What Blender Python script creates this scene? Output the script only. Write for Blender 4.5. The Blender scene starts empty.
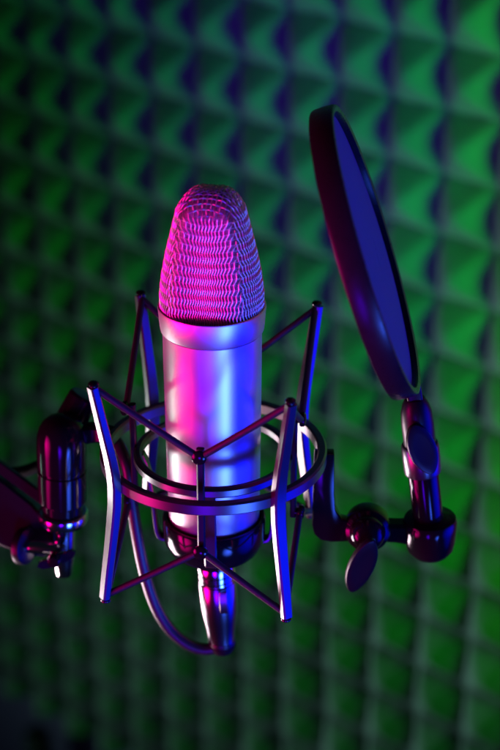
import bpy, bmesh, math, random
from mathutils import Vector, Matrix, noise
random.seed(7)
MM = 0.001
sc = bpy.context.scene
COL = sc.collection
R = math.radians

# ------------------------------------------------------------------ materials
ROT = 0.0
def mat(name, color, metallic=0.0, rough=0.5, aniso=0.0, coat=0.0, spec=0.5, bump=None, var=None, scratch=False):
    m = bpy.data.materials.new(name); m.use_nodes = True
    nt = m.node_tree; p = nt.nodes['Principled BSDF']
    p.inputs['Base Color'].default_value = (*color, 1)
    p.inputs['Metallic'].default_value = metallic
    p.inputs['Roughness'].default_value = rough
    p.inputs['Anisotropic'].default_value = aniso; p.inputs['Anisotropic Rotation'].default_value = ROT
    p.inputs['Coat Weight'].default_value = coat
    p.inputs['Coat Roughness'].default_value = 0.08
    p.inputs['Specular IOR Level'].default_value = spec
    tc = nt.nodes.new('ShaderNodeTexCoord')
    if bump:
        scale, strength, dist = bump
        n = nt.nodes.new('ShaderNodeTexNoise'); n.inputs['Scale'].default_value = scale
        n.inputs['Detail'].default_value = 4
        b = nt.nodes.new('ShaderNodeBump'); b.inputs['Strength'].default_value = strength
        b.inputs['Distance'].default_value = dist
        nt.links.new(tc.outputs['Object'], n.inputs['Vector'])
        nt.links.new(n.outputs['Fac'], b.inputs['Height'])
        nt.links.new(b.outputs['Normal'], p.inputs['Normal'])
    if var:
        scale, amt = var
        n = nt.nodes.new('ShaderNodeTexNoise'); n.inputs['Scale'].default_value = scale
        n.inputs['Detail'].default_value = 6
        mr = nt.nodes.new('ShaderNodeMapRange')
        mr.inputs['From Min'].default_value = 0.3; mr.inputs['From Max'].default_value = 0.7
        mr.inputs['To Min'].default_value = max(0.02, rough - amt); mr.inputs['To Max'].default_value = rough + amt
        nt.links.new(tc.outputs['Object'], n.inputs['Vector'])
        nt.links.new(n.outputs['Fac'], mr.inputs['Value'])
        nt.links.new(mr.outputs['Result'], p.inputs['Roughness'])
    return m

M_SILVER = mat('satin_nickel', (0.78, 0.77, 0.76), 1.0, 0.33, aniso=0.7)
M_BAND = mat('satin_nickel_band', (0.78, 0.77, 0.76), 1.0, 0.36, aniso=0.6)
M_WIRE = mat('nickel_wire', (0.85, 0.83, 0.82), 1.0, 0.33)
M_LINER = mat('fine_gauze', (0.34, 0.32, 0.35), 0.9, 0.5, bump=(1400, 0.8, 0.0006))
M_BAR = mat('black_satin_metal', (0.17, 0.17, 0.175), 0.9, 0.28)
M_GLOSS = mat('black_gloss_metal', (0.022, 0.022, 0.024), 0.6, 0.12, coat=0.0, spec=0.4)
M_BLACK = mat('black_plastic', (0.010, 0.010, 0.011), 0.0, 0.35, spec=0.3, bump=(3000, 0.2, 0.0001))
M_CHROME = mat('chrome', (0.75, 0.75, 0.76), 1.0, 0.13)
M_CORD = mat('elastic_cord', (0.02, 0.02, 0.022), 0.1, 0.48, spec=0.5, bump=(4200, 0.5, 0.0003))
M_CABLE = mat('cable_rubber', (0.025, 0.025, 0.026), 0.2, 0.38, spec=0.6)
M_PLUG = mat('plug_metal', (0.35, 0.35, 0.36), 1.0, 0.2)
M_RIM = mat('hoop_plastic', (0.03, 0.03, 0.032), 0.5, 0.30, spec=0.4, var=(200, 0.05))
M_BEAM = mat('matt_black_paint', (0.016, 0.015, 0.015), 0.0, 0.45, spec=0.3)
M_STEEL = mat('dull_steel', (0.28, 0.28, 0.29), 1.0, 0.3)
M_WING = mat('screw_plastic', (0.04, 0.04, 0.042), 0.7, 0.36)

def foam_material():
    m = bpy.data.materials.new('acoustic_foam'); m.use_nodes = True
    nt = m.node_tree; p = nt.nodes['Principled BSDF']
    p.inputs['Roughness'].default_value = 0.95
    p.inputs['Specular IOR Level'].default_value = 0.15
    p.inputs['Sheen Weight'].default_value = 0.15
    tc = nt.nodes.new('ShaderNodeTexCoord')
    n = nt.nodes.new('ShaderNodeTexNoise'); n.inputs['Scale'].default_value = 12; n.inputs['Detail'].default_value = 8
    cr = nt.nodes.new('ShaderNodeValToRGB')
    cr.color_ramp.elements[0].position = 0.3; cr.color_ramp.elements[0].color = (0.20, 0.20, 0.205, 1)
    cr.color_ramp.elements[1].position = 0.75; cr.color_ramp.elements[1].color = (0.29, 0.285, 0.29, 1)
    v = nt.nodes.new('ShaderNodeTexVoronoi'); v.inputs['Scale'].default_value = 700
    b = nt.nodes.new('ShaderNodeBump'); b.inputs['Strength'].default_value = 0.5; b.inputs['Distance'].default_value = 0.001
    nt.links.new(tc.outputs['Object'], n.inputs['Vector']); nt.links.new(n.outputs['Fac'], cr.inputs['Fac'])
    nt.links.new(cr.outputs['Color'], p.inputs['Base Color'])
    nt.links.new(tc.outputs['Object'], v.inputs['Vector']); nt.links.new(v.outputs['Distance'], b.inputs['Height'])
    nt.links.new(b.outputs['Normal'], p.inputs['Normal'])
    return m
M_FOAM = foam_material()

def fabric_material():
    """two fine layers of black nylon mesh: a weave with tiny holes"""
    m = bpy.data.materials.new('nylon_mesh'); m.use_nodes = True
    nt = m.node_tree; p = nt.nodes['Principled BSDF']
    p.inputs['Base Color'].default_value = (0.15, 0.15, 0.155, 1)
    p.inputs['Specular IOR Level'].default_value = 0.05
    p.inputs['Roughness'].default_value = 0.6
    tc = nt.nodes.new('ShaderNodeTexCoord')
    w1 = nt.nodes.new('ShaderNodeTexWave'); w1.bands_direction = 'Y'; w1.inputs['Scale'].default_value = 260
    w2 = nt.nodes.new('ShaderNodeTexWave'); w2.bands_direction = 'Z'; w2.inputs['Scale'].default_value = 260
    mx = nt.nodes.new('ShaderNodeMath'); mx.operation = 'MAXIMUM'
    b = nt.nodes.new('ShaderNodeBump'); b.inputs['Strength'].default_value = 0.6; b.inputs['Distance'].default_value = 0.0003
    for w in (w1, w2): nt.links.new(tc.outputs['Object'], w.inputs['Vector'])
    cr = nt.nodes.new('ShaderNodeValToRGB')
    cr.color_ramp.elements[0].color = (0.05, 0.05, 0.052, 1); cr.color_ramp.elements[1].color = (0.20, 0.20, 0.205, 1)
    nt.links.new(mx.outputs[0], cr.inputs['Fac']); nt.links.new(cr.outputs['Color'], p.inputs['Base Color'])
    nt.links.new(w1.outputs['Fac'], mx.inputs[0]); nt.links.new(w2.outputs['Fac'], mx.inputs[1])
    nt.links.new(mx.outputs[0], b.inputs['Height']); nt.links.new(b.outputs['Normal'], p.inputs['Normal'])
    return m
M_NYLON = fabric_material()

def wall_material():
    m = bpy.data.materials.new('painted_wall'); m.use_nodes = True
    nt = m.node_tree; p = nt.nodes['Principled BSDF']
    p.inputs['Base Color'].default_value = (0.20, 0.11, 0.30, 1); p.inputs['Roughness'].default_value = 0.8
    tc = nt.nodes.new('ShaderNodeTexCoord')
    n = nt.nodes.new('ShaderNodeTexNoise'); n.inputs['Scale'].default_value = 150; n.inputs['Detail'].default_value = 5
    b = nt.nodes.new('ShaderNodeBump'); b.inputs['Strength'].default_value = 0.3; b.inputs['Distance'].default_value = 0.001
    nt.links.new(tc.outputs['Object'], n.inputs['Vector']); nt.links.new(n.outputs['Fac'], b.inputs['Height'])
    nt.links.new(b.outputs['Normal'], p.inputs['Normal'])
    return m
M_WALL = wall_material()

# ------------------------------------------------------------------ mesh helpers (all input in millimetres)
def V(*a): return Vector(a)
def frame(d, hint=V(0, 0, 1)):
    d = d.normalized()
    if abs(d.dot(hint)) > 0.97: hint = V(0, 1, 0)
    x = hint.cross(d).normalized(); y = d.cross(x).normalized()
    return x, y, d

def link(name, bm, material, parent=None, smooth=40, bevel=None):
    me = bpy.data.meshes.new(name)
    bmesh.ops.remove_doubles(bm, verts=bm.verts, dist=1e-4)
    bmesh.ops.recalc_face_normals(bm, faces=bm.faces)
    if bevel:
        es = [e for e in bm.edges if len(e.link_faces) == 2 and e.calc_face_angle(0) > R(35)]
        bmesh.ops.bevel(bm, geom=es, offset=bevel, segments=2, profile=0.5, affect='EDGES', clamp_overlap=True)
    for v in bm.verts: v.co *= MM
    bm.to_mesh(me); bm.free()
    me.polygons.foreach_set('use_smooth', [True] * len(me.polygons))
    me.set_sharp_from_angle(angle=R(smooth))
    me.materials.append(material)
    o = bpy.data.objects.new(name, me); COL.objects.link(o)
    if parent:
        o.parent = parent
        # geometry is written in scene coordinates; bring it into the parent's frame
        inv = Matrix.Translation(-world_loc(parent))
        me.transform(inv)
    return o
LOCS = {}
def world_loc(o):
    v = Vector((0, 0, 0))
    while o is not None:
        v += o.location; o = o.parent
    return v

def thing(name, label, cat, loc, group=None):
    o = bpy.data.objects.new(name, None); COL.objects.link(o)
    o.empty_display_size = 0.02
    o.location = Vector(loc) * MM
    o['label'] = label; o['category'] = cat
    if group: o['group'] = group
    return o

def ring_faces(bm, rings, closed_u=True, cap=(True, True), loop=False):
    n = len(rings[0])
    rs = [[bm.verts.new(p) for p in r] for r in rings]
    pairs = list(zip(rs, rs[1:]))
    if loop: pairs.append((rs[-1], rs[0]))
    for a, b in pairs:
        for i in range(n if closed_u else n - 1):
            j = (i + 1) % n
            bm.faces.new((a[i], a[j], b[j], b[i]))
    if not loop and closed_u:
        if cap[0]: bm.faces.new(rs[0][::-1])
        if cap[1]: bm.faces.new(rs[-1])
    return rs

def lathe(bm, prof, base=V(0, 0, 0), axis=V(0, 0, 1), seg=64, cap=(True, True)):
    x, y, d = frame(axis)
    rings = []
    for r, h in prof:
        rings.append([base + d * h + (x * math.cos(2 * math.pi * i / seg) + y * math.sin(2 * math.pi * i / seg)) * max(r, 0.01) for i in range(seg)])
    ring_faces(bm, rings, cap=cap)

def smooth_path(pts, n=8):
    pts = [Vector(p) for p in pts]
    P = [pts[0] * 2 - pts[1]] + pts + [pts[-1] * 2 - pts[-2]]
    out = []
    for k in range(1, len(P) - 2):
        a, b, c, d = P[k - 1:k + 3]
        for i in range(n):
            t = i / n
            out.append(0.5 * ((2 * b) + (c - a) * t + (2 * a - 5 * b + 4 * c - d) * t * t + (3 * b - a - 3 * c + d) * t ** 3))
    out.append(pts[-1])
    return out

def tube(bm, pts, rad, seg=12, loop=False):
    pts = [Vector(p) for p in pts]
    n = len(pts)
    if not callable(rad):
        rr = rad; rad = lambda t: rr
    rings = []; x = None
    for i, p in enumerate(pts):
        if loop: d = pts[(i + 1) % n] - pts[i - 1]
        else: d = pts[min(i + 1, n - 1)] - pts[max(i - 1, 0)]
        d.normalize()
        if x is None: x = frame(d)[0]
        x = (x - d * x.dot(d)).normalized(); y = d.cross(x)
        r = rad(i / max(1, n - 1))
        rings.append([p + (x * math.cos(2 * math.pi * k / seg) + y * math.sin(2 * math.pi * k / seg)) * r for k in range(seg)])
    ring_faces(bm, rings, loop=loop)

def sweep_rect(bm, pts, sizes, side, ch=0.6):
    """bar with a chamfered rectangular section: sizes = (width along side, depth) per point"""
    pts = [Vector(p) for p in pts]; n = len(pts); rings = []
    for i, p in enumerate(pts):
        d = (pts[min(i + 1, n - 1)] - pts[max(i - 1, 0)]).normalized()
        s = (side - d * side.dot(d)).normalized(); q = d.cross(s)
        w, t = sizes[i]; w /= 2; t /= 2
        c = ch
        sec = [(-w + c, -t), (w - c, -t), (w, -t + c), (w, t - c), (w - c, t), (-w + c, t), (-w, t - c), (-w, -t + c)]
        rings.append([p + s * a + q * b for a, b in sec])
    ring_faces(bm, rings)

def rect_ring(bm, rad, w, h, z, ch=0.9, seg=128, tilt=None):
    """flat hoop about the z axis, chamfered rectangular section w (radial) x h"""
    rings = []
    w /= 2; h /= 2
    sec = [(-w + ch, -h), (w - ch, -h), (w, -h + ch), (w, h - ch), (w - ch, h), (-w + ch, h), (-w, h - ch), (-w, -h + ch)]
    for i in range(seg):
        a = 2 * math.pi * i / seg
        rings.append([V((rad + a_) * math.cos(a), (rad + a_) * math.sin(a), z + b_) for a_, b_ in sec])
    ring_faces(bm, rings, loop=True)

def box(bm, c, ex, ey, ez, sx, sy, sz):
    c = Vector(c)
    rings = []
    for k in (-1, 1):
        rings.append([c + ex * (sx / 2 * a) + ey * (sy / 2 * b) + ez * (sz / 2 * k) for a, b in ((-1, -1), (1, -1), (1, 1), (-1, 1))])
    ring_faces(bm, rings)

def prism(bm, outline, o, ex, ey, ez, depth):
    o = Vector(o)
    rings = [[o + ex * a + ey * b + ez * k for a, b in outline] for k in (-depth / 2, depth / 2)]
    ring_faces(bm, rings)

def pol(r, az, z): return V(r * math.cos(R(az)), r * math.sin(R(az)), z)

# ------------------------------------------------------------------ microphone
YAW = -9.0          # the microphone's front looks a little to the left of the camera
mic = thing('condenser_microphone', 'silver studio microphone with wire mesh head standing in the shock mount', 'microphone', (0, 0, -50))

# body
bm = bmesh.new()
lathe(bm, [(20.2, -37.6), (21.4, -37.2), (22.0, -36.2), (22.2, -34.5), (22.6, 0), (23.0, 40), (23.2, 67.0), (22.2, 67.05), (22.2, 68.2)], seg=160)
link('body', bm, M_SILVER, mic, smooth=30)
# band
bm = bmesh.new()
lathe(bm, [(22.4, 67.6), (23.6, 67.6), (24.1, 68.0), (24.4, 70), (25.2, 79.2), (25.1, 79.9), (24.7, 80.2), (24.2, 80.0), (24.0, 79.2), (23.9, 75.5), (22.5, 75.5)], seg=160, cap=(False, False))
link('head_ring', bm, M_BAND, mic, smooth=30)
# base below the cup
bm = bmesh.new()
lathe(bm, [(19.5, -37.4), (19.0, -46), (16.5, -52), (12.0, -56), (11.0, -57.5), (11.0, -60)], seg=96)
link('base_cap', bm, M_GLOSS, mic, smooth=30)

# head: flat sloping front and back, sides that close in to a rounded top
Z0 = 74.0; H = 63.0        # head base and height
def lerp_table(t, tab):
    for (a, va), (b, vb) in zip(tab, tab[1:]):
        if t <= b:
            f = (t - a) / (b - a); return va + (vb - va) * f
    return tab[-1][1]
TAB_A = [(0, 23.3), (6, 24.0), (12, 23.9), (21, 22.8), (32.6, 20.5), (44.6, 17.5), (53, 15.4), (63, 13)]
TAB_C = [(0, 23.2), (6, 23.6), (20, 23.0), (40, 20.5), (53, 18.6), (63, 17.0)]
TAB_B = [(0, 20.0), (6, 19.4), (20, 16.9), (40, 14.2), (53, 12.8), (63, 11.5)]
def sm(tab, z):
    return (lerp_table(max(0, z - 2), tab) + lerp_table(z, tab) * 2 + lerp_table(min(63, z + 2), tab)) / 4
def section(theta, z):
    a = sm(TAB_A, z); c = sm(TAB_C, z); b = sm(TAB_B, z)
    ct, st = math.cos(theta), math.sin(theta)
    r1 = 1 / math.sqrt((ct / a) ** 2 + (st / c) ** 2)
    r2 = b / max(1e-4, abs(st))
    p = 26
    return (r1 ** -p + r2 ** -p) ** (-1 / p)
ZS = 53.0                  # above this the dome closes
def meridian(theta, n=60):
    pts = []
    for i in range(n + 1):
        z = ZS * i / n; pts.append((section(theta, z), z))
    rt = section(theta, ZS)
    for i in range(1, n + 1):
        k = 1 - (i / n) ** 1.3
        z = ZS + 9.3 * (1 - k ** 5.0)
        pts.append((section(theta, z) * k if k > 0 else 0.0, z))
    pts.reverse()
    L = [0]
    for (r0, z0), (r1, z1) in zip(pts, pts[1:]): L.append(L[-1] + math.hypot(r1 - r0, z1 - z0))
    return pts, L
MER = {}
NT = 720
def mer(k):
    k %= NT
    if k not in MER: MER[k] = meridian(2 * math.pi * k / NT)
    return MER[k]
def at_len(k, s):
    pts, L = mer(k); s *= L[-1]
    lo, hi = 0, len(L) - 1
    while hi - lo > 1:
        m_ = (lo + hi) // 2
        if L[m_] <= s: lo = m_
        else: hi = m_
    f = (s - L[lo]) / max(1e-9, L[hi] - L[lo])
    return pts[lo][0] + (pts[hi][0] - pts[lo][0]) * f, pts[lo][1] + (pts[hi][1] - pts[lo][1]) * f
CY, SY = math.cos(R(YAW)), math.sin(R(YAW))
def arc(r): return 0.5 * r + 0.5 * r * r
def head_point(X, Y, inset=0.0):
    """(X, Y): position on the flat sheet of wire before it was drawn over the head, unit disc"""
    rho = math.hypot(X, Y)
    rho_c = min(rho, 1.0)
    th = math.atan2(Y, X) % (2 * math.pi)
    s = arc(rho_c)
    kf = th / (2 * math.pi) * NT; k0 = int(kf); f = kf - k0
    r0, z0 = at_len(k0, s); r1, z1 = at_len(k0 + 1, s)
    r = r0 + (r1 - r0) * f; z = z0 + (z1 - z0) * f
    r = max(0, r - inset)
    u, w = r * math.cos(th), r * math.sin(th)
    return V(u * CY - w * SY, u * SY + w * CY, Z0 + z - inset * (1 - rho_c) )
def head_normal(X, Y):
    e = 0.004
    p = head_point(X, Y)
    n = (head_point(X + e, Y) - p).cross(head_point(X, Y + e) - p)
    return n.normalized() if n.length > 1e-12 else V(0, 0, 1)

NW = 20; PITCH = 1.0 / (NW + 0.4)
HL = 70.0                                    # length of wire from the top to the base, mm
RT = 0.36                                    # inside this the two sets of wires cross as an open weave
ROWS = 2.45                                   # spacing of the level wires, mm
bm = bmesh.new()
def weave(fam):
    for i in range(-NW, NW + 1):
        c = i * PITCH
        lim = math.sqrt(max(0, 1 - c * c))
        n = int(lim / PITCH * 14)
        run = []; runs = []
        for h in range(-n, n + 1):
            t = h * PITCH / 14
            rho_ = math.hypot(c, t)
            keep = rho_ < RT or abs(t) >= abs(c) * (0.93 if fam == 0 else 1.0)
            if not keep:
                if len(run) > 6: runs.append(run)
                run = []; continue
            ph = math.pi * arc(rho_) * HL / ROWS
            f = min(1.0, max(0.0, (rho_ - RT * 0.7) / (RT * 0.5)))
            p0 = head_point(*((c, t) if fam == 0 else (t, c)))
            dth = math.sin(ph) * 0.27 * f / max(6.0, math.hypot(p0.x, p0.y))
            nrm = math.cos(math.pi * t / PITCH) * (1 if i % 2 == 0 else -1) * (1 if fam == 0 else -1)
            lift = 0.30 * nrm * (1 - f) + (0.22 + 0.05 * math.cos(ph)) * f
            X, Y = (c, t) if fam == 0 else (t, c)
            X, Y = X * math.cos(dth) - Y * math.sin(dth), X * math.sin(dth) + Y * math.cos(dth)
            run.append(head_point(X, Y) + head_normal(X, Y) * lift)
        if len(run) > 6: runs.append(run)
        for r_ in runs: tube(bm, r_, 0.29, seg=6)
weave(0); weave(1)
k0 = int(arc(RT) * HL / ROWS) + 2
for k in range(k0, int(HL / ROWS) + 1):      # level wires behind the upright ones
    sv = (k + 0.5) * ROWS / HL
    if sv > 1: continue
    rv = (-0.5 + math.sqrt(0.25 + 2 * sv))
    nn = 420
    pts_ = []
    for q in range(nn):
        a = 2 * math.pi * q / nn
        X, Y = rv * math.cos(a), rv * math.sin(a)
        u_ = X if abs(Y) > abs(X) else Y
        pts_.append(head_point(X, Y) + head_normal(X, Y) * (-0.22 + 0.22 * math.cos(2 * math.pi * u_ / PITCH + k * math.pi)))
    tube(bm, pts_, 0.17, seg=6, loop=True)
grille = link('mesh_grille', bm, M_WIRE, mic, smooth=80)
bm = bmesh.new()
rings = []
for i in range(0, 41):
    rho = max(0.004, i / 40)
    rings.append([head_point(rho * math.cos(2 * math.pi * k / 120), rho * math.sin(2 * math.pi * k / 120), 1.5) for k in range(120)])
ring_faces(bm, rings, cap=(True, False))
link('gauze_liner', bm, M_LINER, grille, smooth=60)

# ------------------------------------------------------------------ shock mount
mount = thing('shock_mount', 'black metal spider shock mount with elastic cords holding the microphone', 'shock mount', (0, 0, -55))
bm = bmesh.new(); rect_ring(bm, 52.3, 4.6, 6.4, 1.5)
outer = link('outer_ring', bm, M_BAR, mount, smooth=30)
bm = bmesh.new(); rect_ring(bm, 36.4, 4.2, 5.4, 0.5, ch=1.2)
link('inner_ring', bm, M_BAR, mount, smooth=30)

ARM_AZ = [216, 303, 39.5, 124]
TOPZ = [56.5, 56.5, 60, 60]
POST_AZ = [262.5 + 90 * k for k in range(4)]
def arm_path(az, zt):
    prof = [(65.6, zt), (63.4, zt * 0.80), (60.6, zt * 0.55), (58.0, zt * 0.32), (56.6, zt * 0.16), (56.1, 2), (56.5, -8), (57.8, -18), (60.0, -32), (62.2, -45), (64.0, -57)]
    return [pol(r, az, z) for r, z in prof]
SZ = [(5.0, 4.0), (5.3, 4.2), (5.6, 4.4), (6.0, 4.7), (6.2, 4.9), (6.3, 5.0), (6.2, 4.9), (6.0, 4.7), (5.6, 4.4), (5.3, 4.2), (5.0, 4.0)]
for az, zt in zip(ARM_AZ, TOPZ):
    bm = bmesh.new()
    tang = V(-math.sin(R(az)), math.cos(R(az)), 0)
    pts = arm_path(az, zt)
    sweep_rect(bm, pts, SZ, tang, ch=0.8)
    a = link('arm', bm, M_BAR, mount, smooth=28)
    # small end pins that the elastic hooks round
    for p, s in ((pts[0], 1), (pts[-1], -1)):
        bm = bmesh.new()
        rad = V(math.cos(R(az)), math.sin(R(az)), 0)
        d = V(0, 0, s)
        q = p - rad * 0.6
        lathe(bm, [(1.9, -2), (1.9, 0.6), (2.4, 0.9), (2.5, 1.6), (1.9, 2.3), (0.8, 2.6)], q, d, seg=20)
        link('cord_pin', bm, M_GLOSS, a, smooth=35)

for az in POST_AZ:
    bm = bmesh.new()
    tang = V(-math.sin(R(az)), math.cos(R(az)), 0); rad = V(math.cos(R(az)), math.sin(R(az)), 0)
    pz = [25, 20, 10, 0, -10, -24, -31]
    sweep_rect(bm, [pol(39.0, az, z) for z in pz], [(3.7, 3.0)] * 7, tang, ch=0.7)
    p = link('inner_post', bm, M_BLACK, mount, smooth=30)
    for z, nm in ((22.5, 'cord_knob'), (-28.5, 'cord_knob')):
        bm = bmesh.new()
        lathe(bm, [(2.0, 0), (2.0, 1.6), (3.3, 1.9), (3.6, 2.6), (3.5, 3.8), (2.6, 4.6), (0.6, 4.9)], pol(39.8, az, z), rad, seg=24)
        link(nm, bm, M_GLOSS, p, smooth=35)

# the two elastic loops zigzag between arms (outside) and posts (inside)
def cord(top):
    bm = bmesh.new()
    anchors = []
    for k in range(4):
        az = ARM_AZ[k]; zt = TOPZ[k]
        a = pol(63.8, az, zt - 1.5) if top else pol(62.6, az, -55.6)
        # the post that follows this arm anticlockwise: arms 216, 303, 39.5, 124 -> posts 262.5, 352.5, 82.5, 172.5
        paz = POST_AZ[k]
        b = pol(42.2, paz, 22.0) if top else pol(42.2, paz, -28.0)
        anchors += [a, b]
    n = len(anchors)
    for k in range(n):
        a, b = anchors[k], anchors[(k + 1) % n]
        d = b - a
        m = a + d * 0.5 + V(0, 0, -0.25)
        tube(bm, smooth_path([a, m, b], 8), lambda t: 1.62 + 0.12 * abs(t - 0.5), seg=12)
    return bm
link('elastic_cord', cord(True), M_CORD, mount, smooth=60)
link('elastic_cord', cord(False), M_CORD, mount, smooth=60)

# basket: four straps from the inner ring down to the screw-on cup that clamps the microphone's base
bm = bmesh.new()
lathe(bm, [(23.1, -33.5), (24.6, -33.3), (25.2, -34.2), (25.2, -44), (24.6, -46.5), (22.6, -50.5), (20.8, -52.4), (19.6, -52.6), (19.4, -46)], seg=128, cap=(False, False))
link('base_cup', bm, M_GLOSS, mount, smooth=35)
for az in POST_AZ:
    tang = V(-math.sin(R(az)), math.cos(R(az)), 0)
    bm = bmesh.new()
    pr = [(34.6, 0), (33.0, -4), (31.2, -12), (29.8, -24), (28.8, -36), (28.2, -42), (27.0, -45.5), (25.0, -46.8), (22.6, -47.0)]
    sweep_rect(bm, smooth_path([pol(r, az + 5, z) for r, z in pr], 4), [(6.0, 2.2)] * 33, tang, ch=0.6)
    link('basket_strap', bm, M_BAR, mount, smooth=30)

# swivel at the left: stem from the ring, ball housing, chrome collar and wing bolt
sw = V(-75.6, 25, 0)
bm = bmesh.new()
sweep_rect(bm, smooth_path([(-49.5, 18, 0.5), (-56, 22, 0), (-64, 26, -3), (-74, 28, -8)], 4), [(9, 6.5)] * 13, V(0, 0, 1), ch=1.5)
lathe(bm, [(7.2, -9), (8.0, -8), (8.0, 8), (7.0, 9.4), (3, 9.6)], V(-69.5, 40, 3), V(0.5, 0.2, 0.85), seg=40)
link('ring_bracket', bm, M_GLOSS, mount, smooth=35)
bm = bmesh.new()
lathe(bm, [(9.6, -46.5), (10.2, -46), (10.4, -41), (11.4, -40.2), (12.4, -39), (12.5, -30), (12.4, -22.6), (11.7, -22), (11.7, -21), (12.5, -20.4), (12.7, -10), (12.6, -6), (12.2, -2.4), (11.2, 1.2), (9.4, 4.2), (6.8, 6.4), (3.5, 7.6), (0.5, 8.0)], sw, V(0.03, 0, 1), seg=72)
swivel = link('swivel_housing', bm, M_GLOSS, mount, smooth=28)
bm = bmesh.new()
lathe(bm, [(9.0, -46), (11.8, -46.2), (12.6, -47), (12.8, -50), (12.2, -52), (9, -53.2), (6.4, -54), (6.0, -60), (5.6, -74), (4.8, -78), (4.4, -83.5), (3.6, -84.5), (0.5, -84.8)], sw, V(0.03, 0, 1), seg=56)
link('swivel_collar', bm, M_CHROME, mount, smooth=35)
bm = bmesh.new()
c = V(-79.5, 14, -66)
lathe(bm, [(3.0, -3), (3.6, 0), (3.6, 6), (2.8, 7.6), (0.5, 8)], c, V(-0.25, -1, 0.05), seg=28)
for s, zz in ((-1, 5), (1, -3)):
    pr = [(0, -2.2), (4, -2.6), (8.5, -1.6), (10.5, 0.6), (9.0, 2.6), (4, 2.4), (0, 2.2)]
    prism(bm, [(a * s, b) for a, b in pr], c + V(0, -4, 0), V(0.93, 0.1, 0.35), V(-0.35, 0, 0.93), V(0, -1, 0.1), 2.2)
link('wing_bolt', bm, M_GLOSS, mount, smooth=35)

# ------------------------------------------------------------------ boom arm at the left edge
boom = thing('boom_arm', 'dark metal boom arm entering at the left edge beside the swivel', 'boom arm', (-100, 25, -66))
bm = bmesh.new()
d = V(-0.72, 0.30, 0.42).normalized()
start = V(-84, 27, -69)
path = [start + d * t for t in (0, 8, 20, 60, 160, 320)]
sizes = [(12, 10), (20, 14), (27, 17), (30, 18), (30, 18), (30, 18)]
sweep_rect(bm, path, sizes, V(0.0, 0.45, 0.9), ch=1.2)
link('beam', bm, M_BEAM, boom, smooth=30)
bm = bmesh.new()
st2 = V(-84, 33, -47)
sweep_rect(bm, [st2 + d * t for t in (-6, 0, 60, 160, 320)], [(5.5, 6)] * 5, V(0.0, 0.45, 0.9), ch=0.8)
link('tension_rod', bm, M_BEAM, boom, smooth=30)
bm = bmesh.new()
lathe(bm, [(8.2, -2.4), (9.4, -2.0), (9.8, 0), (9.4, 2.0), (7.5, 3.0), (0.5, 3.2)], V(-97, 20, -64), V(0.86, -0.42, 0.1), seg=48)
link('clamp_disc', bm, M_BLACK, boom, smooth=35)
bm = bmesh.new()
tube(bm, [V(-97, 20, -64), V(-92, 17, -62.5), V(-80, 16, -63)], 3.6, seg=20)
link('clamp_bolt', bm, M_CHROME, boom, smooth=35)

# ------------------------------------------------------------------ cable
cab = thing('microphone_cable', 'black cable looping from the plug under the microphone up to the left', 'cable', (0, 0, -85))
bm = bmesh.new()
lathe(bm, [(8.6, -2.6), (9.2, -3.0), (9.5, -3.6), (9.5, -14), (9.2, -20), (8.4, -26), (7.6, -31), (6.9, -37), (6.7, -40.5)], V(1.0, 0, -68), V(-0.06, 0, 1), seg=64)
plug = link('plug', bm, M_PLUG, cab, smooth=30)
bm = bmesh.new()
lathe(bm, [(8.6, 8), (9.2, 7.6), (9.4, 7.0), (9.4, 3.4), (9.0, 3.0), (9.0, 2.4), (9.4, 2.0), (9.4, 0.2), (9.0, -0.2), (9.0, -0.8), (9.4, -1.2), (9.4, -2.4), (8.4, -2.8)], V(1.0, 0, -68), V(-0.06, 0, 1), seg=64)
link('plug_collar', bm, M_CHROME, plug, smooth=30)
bm = bmesh.new()
sweep_rect(bm, [V(4.2, -9.0, -73), V(4.2, -9.9, -76), V(4.5, -9.9, -82), V(4.6, -8.8, -85)], [(4.0, 1.4)] * 4, V(1, 0, 0), ch=0.4)
link('latch', bm, M_STEEL, plug, smooth=35)
bm = bmesh.new()
lathe(bm, [(6.9, 1), (7.1, 0), (7.0, -1.0), (6.3, -1.3), (6.3, -1.9), (6.8, -2.2), (6.5, -3.4), (5.7, -3.7), (5.6, -4.3), (5.9, -4.7), (5.0, -6.2), (0.5, -6.6)], V(3.4, 0, -108), V(-0.06, 0, 1), seg=40)
link('strain_relief', bm, M_BLACK, plug, smooth=35)
bm = bmesh.new()
tube(bm, smooth_path([(4.2, 0, -108), (0.5, 0, -112), (-6.5, 0, -113.2), (-15, 0, -109.5), (-23.5, 1, -101), (-30, 2, -88), (-34.8, 3, -70), (-38, 4, -50), (-40.6, 6, -28), (-43, 10, -10), (-52, 28, -4), (-68, 44, -10), (-90, 54, -36), (-125, 66, -44), (-200, 90, -10), (-330, 140, 60)], 10), 3.1, seg=20)
link('cord', bm, M_CABLE, cab, smooth=60)

# ------------------------------------------------------------------ pop filter
pop = thing('pop_filter', 'black round pop filter on a jointed bracket at the right of the microphone', 'pop filter', (53, 0, -46))
n = V(0.942, -0.05, 0.322).normalized()
pc = V(70.6, 0, 105.5) + n * 0.0
hx, hy, _ = frame(n, V(0, 1, 0))
RH = 68.6
bm = bmesh.new()
sec = [(RH - 3.4, 5.2), (RH - 1.6, 5.8), (RH - 0.5, 5.4), (RH, 4.2), (RH + 0.2, 0), (RH, -4.2), (RH - 0.5, -5.4), (RH - 1.6, -5.8), (RH - 3.4, -5.2), (RH - 3.8, -4.0), (RH - 3.9, 0), (RH - 3.8, 4.0)]
rings = []
for i in range(160):
    a = 2 * math.pi * i / 160
    e = hx * math.cos(a) + hy * math.sin(a)
    rings.append([pc + e * r + n * h for r, h in sec])
ring_faces(bm, rings, loop=True)
hoop = link('hoop', bm, M_RIM, pop, smooth=35)
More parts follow.
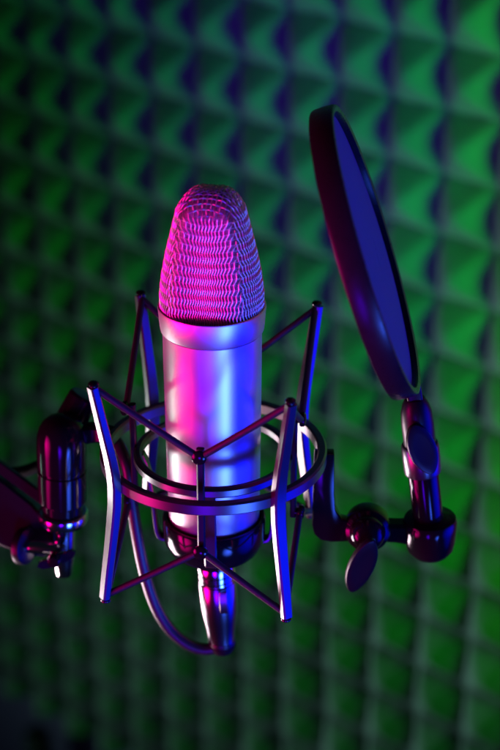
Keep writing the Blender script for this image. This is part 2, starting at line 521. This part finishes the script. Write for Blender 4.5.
for off, sg in ((2.0, 1), (-2.0, -1)):
    bm = bmesh.new()
    rings = []
    for j in range(25):
        r = max(0.3, (RH - 3.2) * j / 24)
        rings.append([pc + (hx * math.cos(2 * math.pi * k / 120) + hy * math.sin(2 * math.pi * k / 120)) * r + n * (off + sg * 2.6 * (1 - (r / RH) ** 2) + 0.5 * noise.noise(V(r * .03, math.cos(k * math.pi / 60), off))) for k in range(120)])
    ring_faces(bm, rings, cap=(True, False))
    link('nylon_screen', bm, M_NYLON, hoop, smooth=60)

ax0, ax1 = V(106.4, 0, -45), V(95.6, 0, 32)
pd = (ax1 - ax0).normalized()
def along(h): return ax0 + pd * h
bm = bmesh.new()
lathe(bm, [(7.4, 8), (7.5, 9), (7.5, 40), (7.0, 41)], ax0, pd, seg=56)
link('post', bm, M_GLOSS, pop, smooth=35)
bm = bmesh.new()
lathe(bm, [(7.6, 36), (8.9, 36.4), (9.2, 37.5), (9.2, 51), (8.6, 52), (7.8, 52.2)], ax0, pd, seg=56)
link('collar', bm, M_BAR, pop, smooth=35)
bm = bmesh.new()
lathe(bm, [(7.8, 50), (7.9, 64), (7.4, 70), (6.2, 74), (4.6, 77)], ax0, pd, seg=48)
sweep_rect(bm, [along(72), along(77), V(93.4, 0.6, 42.5)], [(7, 7.5), (7, 7.5), (6.5, 8)], V(0, 1, 0), ch=0.8)
link('neck', bm, M_BLACK, pop, smooth=35, bevel=0.5)
# oval thumb screw head facing the camera on the collar
def oval_plate(c, nrm, up, w, h, t, shape=0.0, seg=48):
    bm = bmesh.new()
    x, y, d = frame(nrm, up)
    out = []
    for k in range(seg):
        a = 2 * math.pi * k / seg
        px = math.cos(a) * w / 2; py = math.sin(a) * h / 2
        px *= 1 - 0.22 * abs(math.sin(a)) ** 3
        px += shape * (py / (h / 2)) ** 2
        out.append((px, py))
    rings = []
    for sc_, z in ((0.90, -t / 2), (0.98, -t / 2 + 0.3), (1.0, -t / 2 + 0.8), (1.0, t / 2 - 0.8), (0.98, t / 2 - 0.3), (0.90, t / 2), (0.6, t / 2 - 0.12), (0.2, t / 2 - 0.2)):
        rings.append([Vector(c) + x * a * sc_ + y * b * sc_ + d * z for a, b in out])
    ring_faces(bm, rings)
    return bm
link('thumb_screw', oval_plate(along(55) + V(0.4, -11.2, 0), V(0.25, -0.93, 0.25), V(-0.34, 0, 0.94), 13.5, 26.5, 3.4), M_WING, pop, smooth=35)
# joint under the post
bm = bmesh.new()
lathe(bm, [(0.5, -12.8), (5, -12.4), (9, -10.6), (11.6, -7.2), (12.6, -2.5), (12.9, 1), (13.3, 4.5), (13.3, 8.5), (12.6, 9.8), (8.2, 10.4), (7.4, 10.6)], ax0 + V(0, 0, 0), V(-0.05, 0, 1), seg=72)
link('base_joint', bm, M_GLOSS, pop, smooth=35)
# link bar, knob and L bracket
bm = bmesh.new()
sweep_rect(bm, [V(72, 0, -42), V(80, 0, -42), V(90, 0, -42.5), V(96, 0, -43)], [(11, 9), (10.5, 9), (10.5, 9), (12, 9)], V(0, 0, 1), ch=1.6)
link('link_bar', bm, M_GLOSS, pop, smooth=35)
kc = V(75.4, 0, -41.0)
kd = V(-0.06, -0.97, 0.2).normalized()
bm = bmesh.new()
lathe(bm, [(9.5, -7), (11.2, -6), (11.4, 3), (10.6, 5.2), (8.8, 6.6), (8.6, 8.0), (8.2, 10.5), (6.6, 13.0), (4.4, 14.6), (0.5, 15.2)], kc, kd, seg=64)
link('knob', bm, M_GLOSS, pop, smooth=30)
link('wing_screw', oval_plate(kc + kd * 17 + V(-2.6, 0, -14.5), V(0.18, -0.95, -0.24), V(0.20, 0, 0.98), 13.5, 36, 3.4), M_BLACK, pop, smooth=35)
bm = bmesh.new()
outl = [(-5, 2), (4.6, 2), (5.0, -20), (5.6, -29), (8.5, -34.5), (14, -36), (22, -36), (22, -46.5), (4, -47.4), (-1.5, -46.2), (-4.4, -43), (-5.6, -38), (-5.2, -15)]
prism(bm, outl, V(53.6, 0, 0), V(1, 0, 0), V(0, 0, 1), V(0, 1, 0), 6.5)
link('bracket', bm, M_GLOSS, pop, smooth=40, bevel=0.7)

# ------------------------------------------------------------------ acoustic foam and the wall behind it
P = 50.0
FO = V(13.89, 623.51, 73.33)                 # apex of pyramid (0, 0)
ROW = V(0.7612, -0.6485, 0.0).normalized()   # along the wall, towards the right of the picture
DWN = V(0, 0, -1)
NRM = V(-0.6485, -0.7612, 0.0).normalized()  # out of the wall
FH = 24.0
c0, c1, r0, r1 = -26, 16, -14, 16
SUB = 12
foam = None
bm = bmesh.new()
nx = (c1 - c0 + 1) * SUB; ny = (r1 - r0 + 1) * SUB + 7
grid = []
for jy in range(ny + 1):
    row = []
    for ix in range(nx + 1):
        x = c0 - 0.5 + ix / SUB; y = r0 - 0.5 + jy / SUB
        fx = x - math.floor(x + 0.5); fy = y - math.floor(y + 0.5)
        m2 = (abs(fx * 2) ** 9 + abs(fy * 2) ** 9) ** (1 / 9)
        t = min(1.0, max(0.0, m2))
        h = FH * (1 - t ** 1.3)
        h = min(h, FH * 0.97)
        jig = noise.noise(V(x * 0.9, y * 0.9, 3.1)) * 2.6
        wob = V(noise.noise(V(x * 1.3, y * 1.3, 9)), noise.noise(V(x * 1.3, y * 1.3, 17)), 0)
        p = FO + ROW * ((x + 0.04 * wob.x) * P) + DWN * ((y + 0.04 * wob.y) * P) + NRM * (h - FH + jig)
        row.append(bm.verts.new(p))
    grid.append(row)
for jy in range(ny):
    for ix in range(nx):
        bm.faces.new((grid[jy][ix], grid[jy][ix + 1], grid[jy + 1][ix + 1], grid[jy + 1][ix]))
# edges of the panel back to the wall
BACK = -FH - 22
loop = grid[0] + [r[-1] for r in grid[1:]] + grid[-1][-2::-1] + [r[0] for r in grid[-2:0:-1]]
bk = []
for v in loop:
    dist = (v.co - FO).dot(NRM)
    bk.append(bm.verts.new(v.co + NRM * (BACK - dist)))
for i in range(len(loop)):
    j = (i + 1) % len(loop)
    bm.faces.new((loop[i], loop[j], bk[j], bk[i]))
foam = link('acoustic_foam', bm, M_FOAM, None, smooth=50)
foam['label'] = 'grey pyramid acoustic foam panel lit green, covering the wall behind the microphone'
foam['category'] = 'acoustic foam'

bm = bmesh.new()
wc = FO + NRM * (BACK - 11) + ROW * 0 + DWN * 500
box(bm, wc, ROW, DWN, NRM, 5000, 3000, 20)
w = link('wall', bm, M_WALL, None, smooth=30)
w['kind'] = 'structure'

bm = bmesh.new()
sweep_rect(bm, [FO + ROW * -318 + NRM * (BACK + 30) + V(0, 0, z) for z in (-895, -1100, -1500)], [(22, 22)] * 3, ROW, ch=2)
up = link('upright_post', bm, M_BLACK, None)
up['label'] = 'dark upright post below the foam panel in front of the purple wall'; up['category'] = 'post'

# ------------------------------------------------------------------ lights
def aim(o, target):
    d = Vector(target) * MM - o.location
    o.rotation_euler = d.to_track_quat('-Z', 'Y').to_euler()
def area(name, loc, target, sx, sy, col, power, spread=180):
    l = bpy.data.lights.new(name, 'AREA'); l.shape = 'RECTANGLE'; l.size = sx * MM; l.size_y = sy * MM
    l.color = col; l.energy = power; l.spread = R(spread)
    o = bpy.data.objects.new(name, l); COL.objects.link(o)
    o.location = Vector(loc) * MM; aim(o, target); return o
area('pink_strip', (-470, -300, -90), (0, -130, 0), 380, 900, (1.0, 0.0, 0.27), 1.85, spread=50)
area('violet_fill', (-70, -560, -190), (0, 0, 0), 190, 700, (0.10, 0.0, 1.0), 0.19, spread=24)  # added fill, stands in for the lit room's violet reflection on the body
area('pale_blue_strip', (270, -490, -260), (-30, 0, 10), 190, 520, (0.04, 0.12, 1.0), 0.25, spread=26)
area('blue_softbox', (540, -110, -90), (0, 0, 0), 540, 900, (0.0, 0.004, 1.0), 2.1, spread=66)
area('white_panel', (-350, 190, -345), (0, 0, -50), 260, 200, (1.0, 0.70, 0.82), 0.85, spread=80)
area('room_bounce', FO + ROW * -1500 + NRM * 1100 + V(0, 0, -1300), FO + ROW * 330 + V(0, 0, -400), 400, 400, (0.36, 0.90, 0.68), 0.72, spread=29)
gl = FO + ROW * 570 + NRM * 125 + V(0, 0, -120)
area('green_softbox', gl, FO + ROW * 40 + V(0, 0, -160), 110, 480, (0.0, 1.0, 0.006), 1.0, spread=120)

w = bpy.data.worlds.new('World'); sc.world = w; w.use_nodes = True
w.node_tree.nodes['Background'].inputs['Color'].default_value = (0.02, 0.03, 0.06, 1)
w.node_tree.nodes['Background'].inputs['Strength'].default_value = 0.12

# ------------------------------------------------------------------ camera
cam = bpy.data.cameras.new('camera'); co = bpy.data.objects.new('camera', cam); COL.objects.link(co)
cam.sensor_fit = 'VERTICAL'; cam.sensor_height = 36; cam.sensor_width = 24; cam.lens = 1800 / 750 * 36
co.location = Vector((17.58, -757.13, 424.18)) * MM
co.rotation_euler = (R(90 - 26.715), 0, 0)
cam.clip_start = 0.02; cam.clip_end = 50
cam.dof.use_dof = True; cam.dof.focus_distance = 0.838; cam.dof.aperture_fstop = 5.2; cam.dof.aperture_blades = 9
sc.camera = co
sc.view_settings.view_transform = 'Standard'; sc.view_settings.look = 'None'
sc.view_settings.exposure = 0; sc.view_settings.gamma = 1
sc.cycles.use_denoising = True
